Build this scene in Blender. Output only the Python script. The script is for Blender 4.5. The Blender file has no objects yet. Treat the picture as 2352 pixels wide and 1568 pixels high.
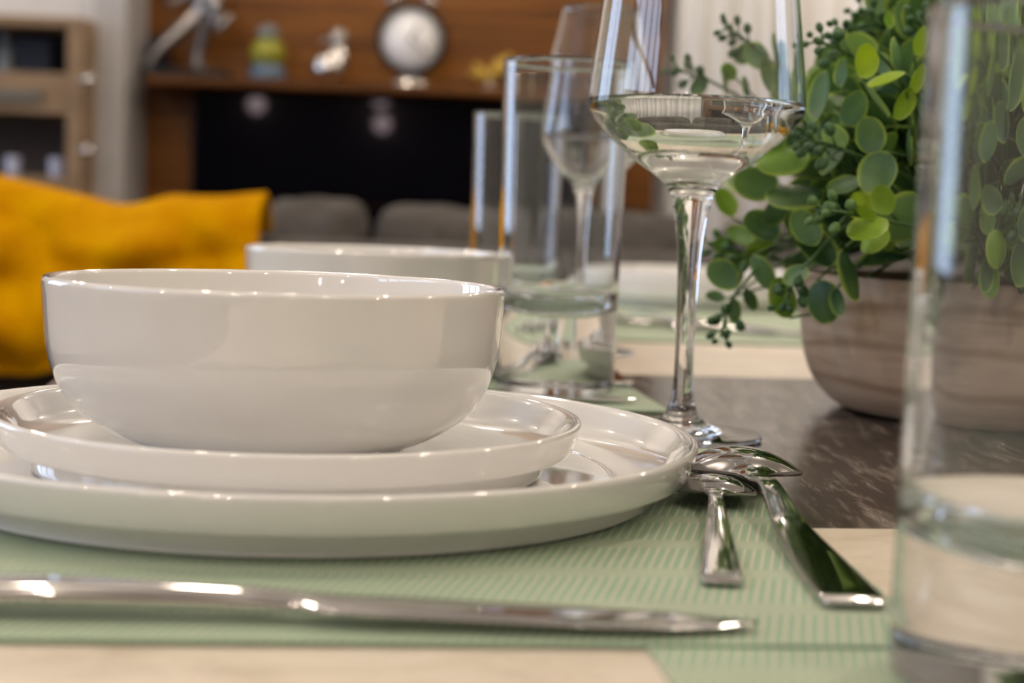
import bpy, bmesh, math, random
from mathutils import Vector, Matrix, noise
SC = bpy.context.scene
COL = SC.collection
PI = math.pi
random.seed(7)

# ------------------------------------------------------------------ camera
# world: x right, y away from the camera, z up; z = 0 is the table top, floor at z = -0.75
F_PX, PITCH, ROLL, CAM_H = 3600.0, 0.0839, 0.0377, 0.1003
cr, sr, cp, sp = math.cos(ROLL), math.sin(ROLL), math.cos(PITCH), math.sin(PITCH)
FWD = Vector((0, cp, -sp)); UP0 = Vector((0, sp, cp)); R0 = Vector((1, 0, 0))
RGT = cr*R0 + sr*UP0; UPV = -sr*R0 + cr*UP0
cam_d = bpy.data.cameras.new('camera'); cam = bpy.data.objects.new('camera', cam_d); COL.objects.link(cam)
M3 = Matrix((RGT, UPV, -FWD)).transposed()
cam.matrix_world = Matrix.Translation((0, 0, CAM_H)) @ M3.to_4x4()
cam_d.sensor_width = 36; cam_d.lens = F_PX/2352*36
cam_d.clip_start = 0.01; cam_d.clip_end = 100
cam_d.dof.use_dof = True; cam_d.dof.focus_distance = 0.575; cam_d.dof.aperture_fstop = 8.6
SC.camera = cam

def at(px, py, Y):
    """world point on the plane y = Y that stands behind a photo pixel"""
    d = FWD + RGT*((px-1176)/F_PX) - UPV*((py-784)/F_PX)
    return Vector((0, 0, CAM_H)) + d*(Y/d.y)
def ray(px, py):
    return (FWD + RGT*((px-1176)/F_PX) - UPV*((py-784)/F_PX)).normalized()

# ------------------------------------------------------------------ world, lights, exposure
W = bpy.data.worlds.new('sky'); SC.world = W; W.use_nodes = True
wn = W.node_tree.nodes; bg = wn['Background']
bg.inputs[0].default_value = (0.60, 0.74, 1.0, 1); bg.inputs[1].default_value = 8.5
SC.view_settings.view_transform = 'Standard'; SC.view_settings.look = 'None'
SC.view_settings.exposure = -0.72; SC.view_settings.gamma = 1.0
SC.cycles.max_bounces = 24; SC.cycles.transmission_bounces = 20; SC.cycles.glossy_bounces = 8
SC.cycles.diffuse_bounces = 4; SC.cycles.sample_clamp_indirect = 12; SC.cycles.caustics_refractive = True
SC.cycles.blur_glossy = 0.1

XL, XR, YB, YF, ZF, ZC = -3.3, 3.3, -3.6, 5.1, -0.75, 1.85     # the room
WINS = [(2.0, 3.7, -0.06, 1.50), (-2.2, 0.7, 0.80, 1.75)]     # windows in the left wall: y0, y1, z0, z1
def light(name, kind, loc, energy, color, **kw):
    d = bpy.data.lights.new(name, kind); d.energy = energy; d.color = color
    for k, v in kw.items(): setattr(d, k, v)
    o = bpy.data.objects.new(name, d); o.location = loc; COL.objects.link(o); return o
for (y0, y1, z0, z1) in WINS:
    portal = light('window_portal', 'AREA', (XL-0.02, (y0+y1)/2, (z0+z1)/2), 1, (1, 1, 1), shape='RECTANGLE', size=z1-z0, size_y=y1-y0)
    portal.rotation_euler = (0, -PI/2, 0); portal.data.cycles.is_portal = True
WARM = (1.0, 0.85, 0.68)
for i, x in enumerate((-1.9, -0.6, 0.7, 2.0)):
    for j, y in enumerate((-2.2, -0.6, 1.0, 2.7, 4.3)):
        light('ceiling_spot', 'POINT', (x+0.1*(j % 2), y, ZC-0.09), 27, WARM, shadow_soft_size=0.035)
for (px, py) in ((585, 238), (873, 225), (876, 283)):           # wall lamps behind the camera, mirrored by the television
    p = at(px, py, 4.86); k = (2*4.86+3.4)/4.86
    light('wall_lamp', 'POINT', (p.x*k, -3.4, CAM_H+(p.z-CAM_H)*k), 8, (1, .75, .8), shadow_soft_size=0.07)

# ------------------------------------------------------------------ materials
def nt(name):
    m = bpy.data.materials.new(name); m.use_nodes = True
    return m, m.node_tree.nodes, m.node_tree.links, m.node_tree.nodes['Principled BSDF']
def mat(name, col, rough=0.5, metal=0.0, coat=0.0, trans=0.0, ior=1.45, spec=0.5, sheen=0.0, bump=None):
    m, n, l, b = nt(name)
    b.inputs['Base Color'].default_value = (*col, 1); b.inputs['Roughness'].default_value = rough
    b.inputs['Metallic'].default_value = metal; b.inputs['Coat Weight'].default_value = coat
    b.inputs['Coat Roughness'].default_value = 0.03
    b.inputs['Transmission Weight'].default_value = trans; b.inputs['IOR'].default_value = ior
    b.inputs['Specular IOR Level'].default_value = spec; b.inputs['Sheen Weight'].default_value = sheen
    if bump:
        t = n.new('ShaderNodeTexNoise'); t.inputs['Scale'].default_value = bump[0]; t.inputs['Detail'].default_value = 3
        c = n.new('ShaderNodeTexCoord'); l.new(c.outputs['Object'], t.inputs['Vector'])
        k = n.new('ShaderNodeBump'); k.inputs['Strength'].default_value = bump[1]; k.inputs['Distance'].default_value = bump[2]
        l.new(t.outputs[0], k.inputs['Height']); l.new(k.outputs[0], b.inputs['Normal'])
    return m
def coords(n, l, scale=(1, 1, 1), rot=(0, 0, 0), loc=(0, 0, 0)):
    c = n.new('ShaderNodeTexCoord'); mp = n.new('ShaderNodeMapping')
    mp.inputs['Scale'].default_value = scale; mp.inputs['Rotation'].default_value = rot; mp.inputs['Location'].default_value = loc
    l.new(c.outputs['Object'], mp.inputs['Vector']); return mp.outputs[0]
def ramp(n, l, src, stops):
    r = n.new('ShaderNodeValToRGB'); e = r.color_ramp.elements
    while len(e) < len(stops): e.new(0.5)
    for k, (p, c) in enumerate(stops): e[k].position = p; e[k].color = (*c, 1)
    l.new(src, r.inputs[0]); return r.outputs[0]
def tex(n, l, vec, scale, detail=4, rough=0.55, dist=0.0):
    t = n.new('ShaderNodeTexNoise'); t.inputs['Scale'].default_value = scale; t.inputs['Detail'].default_value = detail
    t.inputs['Roughness'].default_value = rough; t.inputs['Distortion'].default_value = dist
    l.new(vec, t.inputs['Vector']); return t.outputs[0]
def mth(n, l, op, a, b=None):
    k = n.new('ShaderNodeMath'); k.operation = op
    for i, v in enumerate((a, b)):
        if v is None: continue
        if isinstance(v, (int, float)): k.inputs[i].default_value = v
        else: l.new(v, k.inputs[i])
    return k.outputs[0]
def mixc(n, l, fac, a, b, mode='MIX'):
    k = n.new('ShaderNodeMix'); k.data_type = 'RGBA'; k.blend_type = mode
    if isinstance(fac, (int, float)): k.inputs[0].default_value = fac
    else: l.new(fac, k.inputs[0])
    for i, v in ((6, a), (7, b)):
        if isinstance(v, tuple): k.inputs[i].default_value = (*v, 1)
        else: l.new(v, k.inputs[i])
    return k.outputs[2]

PORC = mat('white glazed porcelain', (0.76, 0.75, 0.73), 0.04, coat=1.0, spec=0.6)
STEEL = mat('polished steel', (0.56, 0.55, 0.55), 0.07, metal=1)
GLASS = mat('clear glass', (0.985, 0.995, 1.0), 0.0, trans=1, ior=1.5)
GLASSB = mat('clear bluish glass', (0.955, 0.98, 1.0), 0.0, trans=1, ior=1.5)
WATER = mat('clear liquid', (0.97, 0.985, 0.95), 0.0, trans=1, ior=1.33)
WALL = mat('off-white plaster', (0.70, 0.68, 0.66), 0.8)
WALLB = mat('darkened beige plaster', (0.17, 0.155, 0.145), 0.8)  # walls out of view, colour darkened to stand in for a dim room
CEIL = mat('white ceiling paint', (0.78, 0.77, 0.75), 0.85)
FRAME = mat('dark grey window frame', (0.05, 0.05, 0.055), 0.4)
TVM = mat('black screen', (0.001, 0.001, 0.003), 0.03, spec=0.12)
BLACK = mat('black lacquer', (0.008, 0.008, 0.010), 0.35, spec=.2)
NAVY = mat('dark navy plastic', (0.008, 0.011, 0.022), 0.5, spec=.2)
CHROME = mat('bright silver', (0.60, 0.58, 0.56), 0.20, metal=1)
SILV = mat('brushed silver', (0.36, 0.34, 0.33), 0.34, metal=1)
GOLD = mat('brushed gold', (0.36, 0.24, 0.05), 0.4, metal=1)
DIAL = mat('white clock dial', (0.80, 0.80, 0.82), 0.35)
LIMEC = mat('yellow green glaze', (0.20, 0.20, 0.01), 0.3)
BLUEC = mat('slate blue glaze', (0.06, 0.10, 0.15), 0.3)
GREYC = mat('grey glaze', (0.13, 0.15, 0.16), 0.3)
SOIL = mat('dark potting filler', (0.008, 0.01, 0.008), 0.9, bump=(200, .6, .003))
SOFA = mat('taupe grey sofa fabric', (0.052, 0.047, 0.043), 0.9, sheen=0.0, bump=(9, .9, .05))

def wood(name, c1, c2, c3, scale, rot, rough=0.4, ringscale=6.0, stretch=8.0):
    m, n, l, b = nt(name)
    v = coords(n, l, scale, rot)
    w = n.new('ShaderNodeTexWave'); w.wave_type = 'BANDS'; w.bands_direction = 'Z'
    w.inputs['Scale'].default_value = ringscale; w.inputs['Distortion'].default_value = stretch
    w.inputs['Detail'].default_value = 3; w.inputs['Detail Scale'].default_value = 1.2
    l.new(v, w.inputs['Vector'])
    f = tex(n, l, v, 3, 6, .6)
    mx = mth(n, l, 'ADD', mth(n, l, 'MULTIPLY', w.outputs[1], .14), mth(n, l, 'MULTIPLY', f, .86))
    l.new(ramp(n, l, mx, [(0.34, c1), (0.50, c2), (0.66, c3)]), b.inputs['Base Color'])
    b.inputs['Roughness'].default_value = rough; b.inputs['Specular IOR Level'].default_value = .15
    return m
WALNUT = wood('walnut panelling', (0.050, 0.018, 0.0035), (0.115, 0.042, 0.007), (0.20, 0.078, 0.012), (.35, 1, 3.2), (0, 0, 0), 0.35, 2.2, 2.5)
OAK = wood('light oak', (0.15, 0.10, 0.06), (0.22, 0.15, 0.09), (0.28, 0.19, 0.115), (1, 1, 4), (0, 0, 0), 0.45, 2.0, 2.0)
OAKD = mat('dark oak back', (0.045, 0.026, 0.014), 0.6)
FLOORM = wood('wood floor', (0.10, 0.07, 0.045), (0.16, 0.11, 0.07), (0.22, 0.16, 0.11), (1, 6, 1), (PI/2, 0, 0), 0.4, 1.5, 2.0)

def potwood():
    m, n, l, b = nt('washed paulownia wood')
    v = coords(n, l, (7, 7, 16), (0.16, 0.10, 0))
    w = n.new('ShaderNodeTexWave'); w.bands_direction = 'Z'; w.inputs['Scale'].default_value = 1.1
    w.inputs['Distortion'].default_value = 9.0; w.inputs['Detail'].default_value = 2; w.inputs['Detail Scale'].default_value = 0.45
    l.new(v, w.inputs['Vector'])
    streak = tex(n, l, coords(n, l, (9, 9, 150), (0.10, 0.06, 0)), 1.0, 6, .65)
    fine = tex(n, l, coords(n, l, (80, 80, 1100)), 1.0, 4, .6)
    blot = tex(n, l, coords(n, l, (16, 16, 12)), 1.0, 3, .5)
    base = ramp(n, l, streak, [(0.30, (0.30, 0.21, 0.14)), (0.48, (0.43, 0.325, 0.235)), (0.7, (0.53, 0.42, 0.325))])
    base = mixc(n, l, ramp(n, l, w.outputs[1], [(0.0, (.62, .62, .62)), (0.16, (.10, .10, .10)), (0.4, (0, 0, 0))]), base, (0.19, 0.115, 0.062))
    base = mixc(n, l, mth(n, l, 'MULTIPLY', fine, .28), base, (0.24, 0.155, 0.10))
    base = mixc(n, l, ramp(n, l, blot, [(0.55, (0, 0, 0)), (0.78, (.5, .5, .5))]), base, (0.20, 0.13, 0.065))
    l.new(base, b.inputs['Base Color']); b.inputs['Roughness'].default_value = 0.55
    k = n.new('ShaderNodeBump'); k.inputs['Strength'].default_value = .25; k.inputs['Distance'].default_value = .0006
    l.new(fine, k.inputs['Height']); l.new(k.outputs[0], b.inputs['Normal'])
    return m
POTW = potwood()

def stone_light():
    m, n, l, b = nt('light travertine ceramic')
    v = coords(n, l, (1, 1.8, 1))
    a = tex(n, l, v, 22, 7, .62, .6); c = tex(n, l, v, 190, 3, .6)
    base = ramp(n, l, a, [(0.25, (0.46, 0.39, 0.30)), (0.5, (0.63, 0.555, 0.455)), (0.75, (0.72, 0.65, 0.56))])
    base = mixc(n, l, ramp(n, l, c, [(0.62, (0, 0, 0)), (0.74, (.6, .6, .6))]), base, (0.33, 0.26, 0.19))
    l.new(base, b.inputs['Base Color']); b.inputs['Roughness'].default_value = 0.35
    return m
def stone_dark():
    m, n, l, b = nt('dark brown ceramic')
    v0 = coords(n, l, (1, 1, 1), (0, 0, math.radians(9)))
    mp2 = n.new('ShaderNodeMapping'); mp2.inputs['Scale'].default_value = (110, 17, 1); l.new(v0, mp2.inputs['Vector']); v = mp2.outputs[0]
    a = tex(n, l, v, 1.2, 10, .74, .12); c = tex(n, l, coords(n, l, (1, 1, 1)), 14, 4, .6)
    f = mth(n, l, 'ADD', a, mth(n, l, 'MULTIPLY', mth(n, l, 'SUBTRACT', c, .5), .35))
    base = ramp(n, l, f, [(0.42, (0.020, 0.014, 0.011)), (0.50, (0.034, 0.025, 0.020)), (0.565, (0.12, 0.10, 0.086)), (0.72, (0.27, 0.235, 0.205))])
    l.new(base, b.inputs['Base Color']); b.inputs['Roughness'].default_value = 0.17
    b.inputs['Specular IOR Level'].default_value = 0.5
    l.new(ramp(n, l, a, [(0.4, (.15, .15, .15)), (0.7, (.30, .30, .30))]), b.inputs['Roughness'])
    return m
STONE_L, STONE_D = stone_light(), stone_dark()

def weave():
    m, n, l, b = nt('woven sage green vinyl')
    c = n.new('ShaderNodeTexCoord'); s = n.new('ShaderNodeSeparateXYZ'); l.new(c.outputs['Object'], s.inputs[0])
    x, y = s.outputs[0], s.outputs[1]
    band = mth(n, l, 'DIVIDE', y, 0.038)                 # bands of slanted beige dashes
    tri = mth(n, l, 'FRACT', band)               # 0..1..0
    xs = mth(n, l, 'ADD', mth(n, l, 'DIVIDE', x, 0.0029), mth(n, l, 'MULTIPLY', tri, -4.0))
    fr = mth(n, l, 'FRACT', xs)
    dash = mth(n, l, 'LESS_THAN', mth(n, l, 'ABSOLUTE', mth(n, l, 'SUBTRACT', fr, .5)), .14)
    fy = mth(n, l, 'FRACT', mth(n, l, 'DIVIDE', y, 0.0011))
    fx = mth(n, l, 'FRACT', mth(n, l, 'DIVIDE', x, 0.00115))
    yd = mth(n, l, 'ABSOLUTE', mth(n, l, 'SUBTRACT', fy, .5)); xd = mth(n, l, 'ABSOLUTE', mth(n, l, 'SUBTRACT', fx, .5))
    mid = mth(n, l, 'LESS_THAN', tri, .70)
    dd = mth(n, l, 'MULTIPLY', dash, mid)
    dd = mth(n, l, 'MULTIPLY', dd, mth(n, l, 'LESS_THAN', yd, .36))
    chk = mth(n, l, 'MULTIPLY', mth(n, l, 'LESS_THAN', xd, .30), mth(n, l, 'LESS_THAN', yd, .30))
    chk = mth(n, l, 'MULTIPLY', chk, mth(n, l, 'SUBTRACT', 1.0, mid))
    f = mth(n, l, 'MAXIMUM', dd, mth(n, l, 'MULTIPLY', chk, .8))
    base = mixc(n, l, f, (0.28, 0.41, 0.285), (0.66, 0.60, 0.46))
    gap = mth(n, l, 'GREATER_THAN', yd, .42)
    base = mixc(n, l, mth(n, l, 'MULTIPLY', gap, .45), base, (0.14, 0.22, 0.15))
    l.new(base, b.inputs['Base Color']); b.inputs['Roughness'].default_value = .5
    h = mth(n, l, 'SUBTRACT', 1.0, mth(n, l, 'MULTIPLY', mth(n, l, 'MAXIMUM', yd, mth(n, l, 'MULTIPLY', xd, .6)), 2.0))
    k = n.new('ShaderNodeBump'); k.inputs['Strength'].default_value = .6; k.inputs['Distance'].default_value = .0005
    l.new(h, k.inputs['Height']); l.new(k.outputs[0], b.inputs['Normal'])
    return m
WEAVE = weave()

def throwmat():
    m, n, l, b = nt('mustard boucle wool')
    v = coords(n, l)
    vo = n.new('ShaderNodeTexVoronoi'); vo.inputs['Scale'].default_value = 210; l.new(v, vo.inputs['Vector'])
    a = tex(n, l, v, 14, 4)
    l.new(ramp(n, l, a, [(0.3, (0.46, 0.19, 0.0)), (0.7, (0.60, 0.31, 0.0))]), b.inputs['Base Color'])
    b.inputs['Roughness'].default_value = .95; b.inputs['Specular IOR Level'].default_value = .03
    k = n.new('ShaderNodeBump'); k.inputs['Strength'].default_value = .8; k.inputs['Distance'].default_value = .003
    k.invert = True
    l.new(vo.outputs[0], k.inputs['Height']); l.new(k.outputs[0], b.inputs['Normal'])
    return m
THROW = throwmat()

def leafmat():
    m, n, l, b = nt('waxy eucalyptus leaf')
    a = n.new('ShaderNodeAttribute'); a.attribute_name = 'leaf'       # r: tint, g: distance from base to rim, b: rim closeness
    s = n.new('ShaderNodeSeparateColor'); l.new(a.outputs['Color'], s.inputs[0])
    tint, along, rim = s.outputs[0], s.outputs[1], s.outputs[2]
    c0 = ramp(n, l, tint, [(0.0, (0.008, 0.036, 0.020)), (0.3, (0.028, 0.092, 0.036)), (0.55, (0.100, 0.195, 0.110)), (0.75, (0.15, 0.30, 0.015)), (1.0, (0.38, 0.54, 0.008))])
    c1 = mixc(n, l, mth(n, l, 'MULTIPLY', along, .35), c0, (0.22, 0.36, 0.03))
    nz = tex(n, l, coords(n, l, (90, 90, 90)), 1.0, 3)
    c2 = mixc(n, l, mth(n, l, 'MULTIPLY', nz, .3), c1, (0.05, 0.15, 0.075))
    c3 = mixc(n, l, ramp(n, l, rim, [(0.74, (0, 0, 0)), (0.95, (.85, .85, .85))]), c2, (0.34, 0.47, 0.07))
    l.new(c3, b.inputs['Base Color']); b.inputs['Roughness'].default_value = .42
    b.inputs['Specular IOR Level'].default_value = .4
    t = n.new('ShaderNodeBsdfTranslucent'); l.new(c3, t.inputs['Color'])
    mx = n.new('ShaderNodeMixShader'); mx.inputs[0].default_value = .25
    l.new(b.outputs[0], mx.inputs[1]); l.new(t.outputs[0], mx.inputs[2])
    l.new(mx.outputs[0], n['Material Output'].inputs['Surface'])
    return m
LEAF = leafmat()
STEM = mat('green stem', (0.055, 0.12, 0.035), .5)

# ------------------------------------------------------------------ mesh helpers
def link(name, me, m, parent=None, smooth=True):
    o = bpy.data.objects.new(name, me); COL.objects.link(o)
    if m: me.materials.append(m)
    if smooth:
        for p in me.polygons: p.use_smooth = True
    if parent: o.parent = parent
    return o
def from_bm(name, bm, m, parent=None, smooth=True, loc=None, rz=0):
    bmesh.ops.recalc_face_normals(bm, faces=bm.faces[:])
    me = bpy.data.meshes.new(name); bm.to_mesh(me); bm.free()
    o = link(name, me, m, parent, smooth)
    if loc is not None: o.location = loc
    if rz: o.rotation_euler.z = rz
    return o
def empty(name, loc=(0, 0, 0), rz=0):
    o = bpy.data.objects.new(name, None); COL.objects.link(o); o.location = loc; o.rotation_euler.z = rz
    o.empty_display_size = .05; return o
def tag(o, label, cat, group=None):
    o['label'] = label; o['category'] = cat
    if group: o['group'] = group
    return o
def struct(o): o['kind'] = 'structure'; return o
def add_box(bm, lo, hi, bev=0.0, seg=2):
    r = bmesh.ops.create_cube(bm, size=1); vs = r['verts']
    for v in vs: v.co = Vector([(lo[i]+hi[i])/2+v.co[i]*(hi[i]-lo[i]) for i in range(3)])
    if bev:
        es = list({e for v in vs for e in v.link_edges})
        bmesh.ops.bevel(bm, geom=es, offset=bev, segments=seg, profile=.5, affect='EDGES')
def box(name, lo, hi, m, parent=None, bev=0.0, seg=2, smooth=False):
    bm = bmesh.new(); add_box(bm, lo, hi, bev, seg)
    return from_bm(name, bm, m, parent, smooth)
def cr_spline(pts, n=6):
    out = []; P = [Vector(p) for p in pts]
    for i in range(len(P)-1):
        a = P[i-1] if i else P[0]*2-P[1]; b = P[i]; c = P[i+1]; d = P[i+2] if i+2 < len(P) else P[-1]*2-P[-2]
        for k in range(n):
            t = k/n
            out.append(.5*((2*b)+(c-a)*t+(2*a-5*b+4*c-d)*t*t+(-a+3*b-3*c+d)*t**3))
    out.append(P[-1]); return out
def lathe_bm(prof, seg=128, bm=None):
    bm = bm or bmesh.new(); rings = []
    for r, z in prof:
        if r < 1e-6: rings.append([bm.verts.new((0, 0, z))])
        else: rings.append([bm.verts.new((r*math.cos(2*PI*k/seg), r*math.sin(2*PI*k/seg), z)) for k in range(seg)])
    for a, b in zip(rings, rings[1:]):
        for k in range(seg):
            k2 = (k+1) % seg
            if len(a) == 1 and len(b) == 1: break
            if len(a) == 1: bm.faces.new((a[0], b[k2], b[k]))
            elif len(b) == 1: bm.faces.new((a[k], a[k2], b[0]))
            else: bm.faces.new((a[k], a[k2], b[k2], b[k]))
    return bm
def clean(prof, eps=1e-5):
    out = [prof[0]]
    for p in prof[1:]:
        if abs(p[0]-out[-1][0])+abs(p[1]-out[-1][1]) > eps: out.append(p)
    return [(max(p[0], 0.0), p[1]) for p in out]
def lathe(name, ctrl, m, parent=None, n=6, seg=128, loc=None, rough_pts=False):
    pr = ctrl if rough_pts else [(v.x, v.y) for v in cr_spline([(p[0], p[1], 0) for p in ctrl], n)]
    return from_bm(name, lathe_bm(clean([(p[0], p[1]) for p in pr]), seg), m, parent, True, loc)
def tube(bm, pts, rad, seg=8):
    P = [Vector(p) for p in pts]; rings = []
    for i, p in enumerate(P):
        d = (P[min(i+1, len(P)-1)]-P[max(i-1, 0)]).normalized()
        u = d.cross(Vector((0, 0, 1)));
        if u.length < 1e-3: u = Vector((1, 0, 0))
        u.normalize(); v = d.cross(u)
        r = rad[i] if isinstance(rad, (list, tuple)) else rad
        rings.append([bm.verts.new(p+r*(math.cos(2*PI*k/seg)*u+math.sin(2*PI*k/seg)*v)) for k in range(seg)])
    for a, b in zip(rings, rings[1:]):
        for k in range(seg): bm.faces.new((a[k], a[(k+1) % seg], b[(k+1) % seg], b[k]))
    bm.faces.new(rings[0]); bm.faces.new(rings[-1][::-1])
def sphere(bm, c, r, sc=(1, 1, 1), rot=None, u=16, v=10):
    q = bmesh.ops.create_uvsphere(bm, u_segments=u, v_segments=v, radius=1)
    for w in q['verts']:
        p = Vector((w.co.x*sc[0]*r, w.co.y*sc[1]*r, w.co.z*sc[2]*r))
        if rot: p = rot @ p
        w.co = p+Vector(c)
def loft(secs, bm=None):
    bm = bm or bmesh.new()
    rings = [[bm.verts.new(p) for p in s] for s in secs]
    n = len(rings[0])
    for a, b in zip(rings, rings[1:]):
        for k in range(n): bm.faces.new((a[k], a[(k+1) % n], b[(k+1) % n], b[k]))
    bm.faces.new(rings[0]); bm.faces.new(rings[-1][::-1]); return bm
def interp(tab, t):
    for (a, va), (b, vb) in zip(tab, tab[1:]):
        if t <= b:
            k = max(0, (t-a)/(b-a)); k = k*k*(3-2*k); return va+(vb-va)*k
    return tab[-1][1]
def lerp(tab, t):
    for (a, va), (b, vb) in zip(tab, tab[1:]):
        if t <= b: return va+(vb-va)*max(0, (t-a)/(b-a))
    return tab[-1][1]

# ------------------------------------------------------------------ the room
struct(box('floor', (XL-.3, YB-.1, ZF-.1), (XR+.1, YF+.1, ZF), FLOORM))
struct(box('ceiling', (XL-.3, YB-.1, ZC), (XR+.1, YF+.1, ZC+.1), CEIL))
struct(box('wall_far', (XL-.3, YF, ZF), (XR+.1, YF+.1, ZC), WALL))
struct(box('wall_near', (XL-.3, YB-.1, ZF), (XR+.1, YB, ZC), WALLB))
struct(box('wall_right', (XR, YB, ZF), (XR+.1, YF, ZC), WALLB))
bm = bmesh.new()
ys = [YB, WINS[1][0], WINS[1][1], WINS[0][0], WINS[0][1], YF]
add_box(bm, (XL-.12, ys[0], ZF), (XL, ys[1], ZC)); add_box(bm, (XL-.12, ys[2], ZF), (XL, ys[3], ZC)); add_box(bm, (XL-.12, ys[4], ZF), (XL, ys[5], ZC))
for (y0, y1, z0, z1) in WINS:
    add_box(bm, (XL-.12, y0, ZF), (XL, y1, z0)); add_box(bm, (XL-.12, y0, z1), (XL, y1, ZC))
struct(from_bm('wall_left', bm, WALL, smooth=False))
for wi, (y0, y1, z0, z1) in enumerate(WINS):
    win = struct(empty('window_%d' % (wi+1), (XL-.06, (y0+y1)/2, z0)))
    def wbox(name, lo, hi, m):
        o = win.location
        return box(name, [lo[i]-o[i] for i in range(3)], [hi[i]-o[i] for i in range(3)], m, win)
    nm = (3, 5)[wi]
    for k in range(nm+1):
        y = y0+(y1-y0)*k/nm
        wbox('mullion', (XL-.09, y-.03, z0), (XL-.03, y+.03, z1), FRAME)
    for z in (z0, z1-.05) if wi == 0 else (z0, 1.2, z1-.05):
        wbox('rail', (XL-.085, y0, z), (XL-.035, y1, z+.05), FRAME)

# walnut panel wall around the television
PY = 5.0
pl, pr_ = at(320, 250, PY).x, at(1500, 440, PY).x
panel = struct(box('trim_1', (pl, PY, ZF), (pr_, YF-.002, ZC-.002), WALNUT))
struct(box('trim_2', (at(211, 300, 4.72).x, 4.72, ZF), (at(284, 300, 4.72).x, YF-.002, ZC-.002), mat('pale pillar with painted shade', (.36, .35, .35), .7)))  # pale pillar; the shade lying on it is put into this grey
# television
a = at(440, 212, 4.9); b_ = at(1412, 240, 4.9)
tv = empty('television', ((a.x+b_.x)/2, 4.94, (a.z+b_.z)/2-.80))
tag(tv, 'large black flat television on the walnut panel wall under the ornament shelf', 'television')
tw, th = (b_.x-a.x)/2, .80
box('housing', (-tw, -.03, 0), (tw, .055, th), BLACK, tv, .008)
box('screen', (-tw+.012, -.034, .02), (tw-.012, -.0295, th-.012), TVM, tv)
# shelf above the television
SZ = at(700, 192, 4.85).z
shelf = box('wall_shelf', (at(334, 190, 4.74).x, 4.74, SZ-.024), (at(1450, 190, 4.85).x, PY-.001, SZ), WALNUT, bev=.003)
tag(shelf, 'long narrow walnut shelf above the black television, holding the ornaments', 'shelf')

# cabinet on the left
CY = 4.58
cR, cT = at(190, 200, CY).x, at(100, 36, CY).z
cab = empty('display_cabinet', (cR-.5, CY+.2, ZF))
tag(cab, 'light oak open display cabinet at the far left beside the pale pillar', 'cabinet')
def cbox(name, lo, hi, m, bev=.003):
    o = cab.location
    return box(name, [lo[i]-o[i] for i in range(3)], [hi[i]-o[i] for i in range(3)], m, cab, bev)
cL = cR-.95
sw = at(190, 200, CY).x-at(153, 200, CY).x
cbox('side_panel', (cR-sw, CY, ZF), (cR, CY+.4, cT), OAK)
cbox('side_panel', (cL, CY, ZF), (cL+sw, CY+.4, cT), OAK)
cbox('top_panel', (cL+sw, CY, cT-.03), (cR-sw, CY+.4, cT), OAK)
cbox('back_panel', (cL+sw, CY+.38, ZF+.05), (cR-sw, CY+.4, cT-.03), OAKD, 0)
zs = [at(60, y, CY).z for y in (165, 258, 403, 438)]
dr = cbox('drawer', (cL+sw, CY+.005, zs[1]), (cR-sw, CY+.36, zs[0]), OAK)
g = at(98, 222, CY); box('handle', (cL+sw+.2-cab.location.x, CY-.012-cab.location.y, g.z-.016-cab.location.z), (g.x-cab.location.x, CY+.004-cab.location.y, g.z+.016-cab.location.z), mat('grey slot pull', (.10, .095, .08), .5), dr, .003)
cbox('shelf', (cL+sw, CY+.01, zs[3]), (cR-sw, CY+.37, zs[2]), OAK)
for z in (-.15, -.45): cbox('shelf', (cL+sw, CY+.01, z), (cR-sw, CY+.37, z+.03), OAK)
for (px, py) in ((205, 183), (203, 345)):
    p = at(px, py, CY-.02); bm = bmesh.new(); sphere(bm, (0, 0, 0), .017); tube(bm, [(-.03, 0, 0), (0, 0, 0)], .006)
    from_bm('hinge_knob', bm, CHROME, cab, True, p-cab.location)
# things in the cabinet
p = at(77, 150, CY+.12); q = at(36, 85, CY+.12); r_ = at(118, 85, CY+.12)
bm = bmesh.new(); add_box(bm, (q.x, CY+.12, zs[0]+.0005), (r_.x, CY+.22, q.z), .006)
o = from_bm('storage_box', bm, NAVY, None, False); tag(o, 'black box standing on the drawer compartment of the oak cabinet', 'box')
q = at(8, 100, CY+.15)
o = lathe('vase', [(0, 0), (.028, 0), (.03, .03), (.026, .07), (.018, .10), (.02, .12), (.017, .12), (.014, .10), (.022, .07), (.024, .02), (0, .012)], GREYC, seg=32, loc=(q.x, CY+.18, zs[0]+.001))
tag(o, 'grey vase in the oak cabinet at the far left edge beside the black box', 'vase')
for px, lab in ((30, 'small clear tumbler on the lower cabinet shelf, at its left'), (130, 'small clear tumbler on the lower cabinet shelf, next to the side panel')):
    q = at(px, 400, CY+.12)
    o = lathe('small_glass', [(0, 0), (.02, 0), (.021, .002), (.023, .05), (.0215, .05), (.019, .006), (0, .006)], mat('frosted pale glass', (.75, .78, .95), .15, trans=.4), None, n=3, seg=32, loc=(q.x, CY+.12, zs[2]+.0008))
    tag(o, lab, 'glass', 'small glasses in the cabinet')

# ornaments on the shelf
OY = 4.84
def osp(px): return at(px, 190, OY).x
PXM = OY/F_PX
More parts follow.
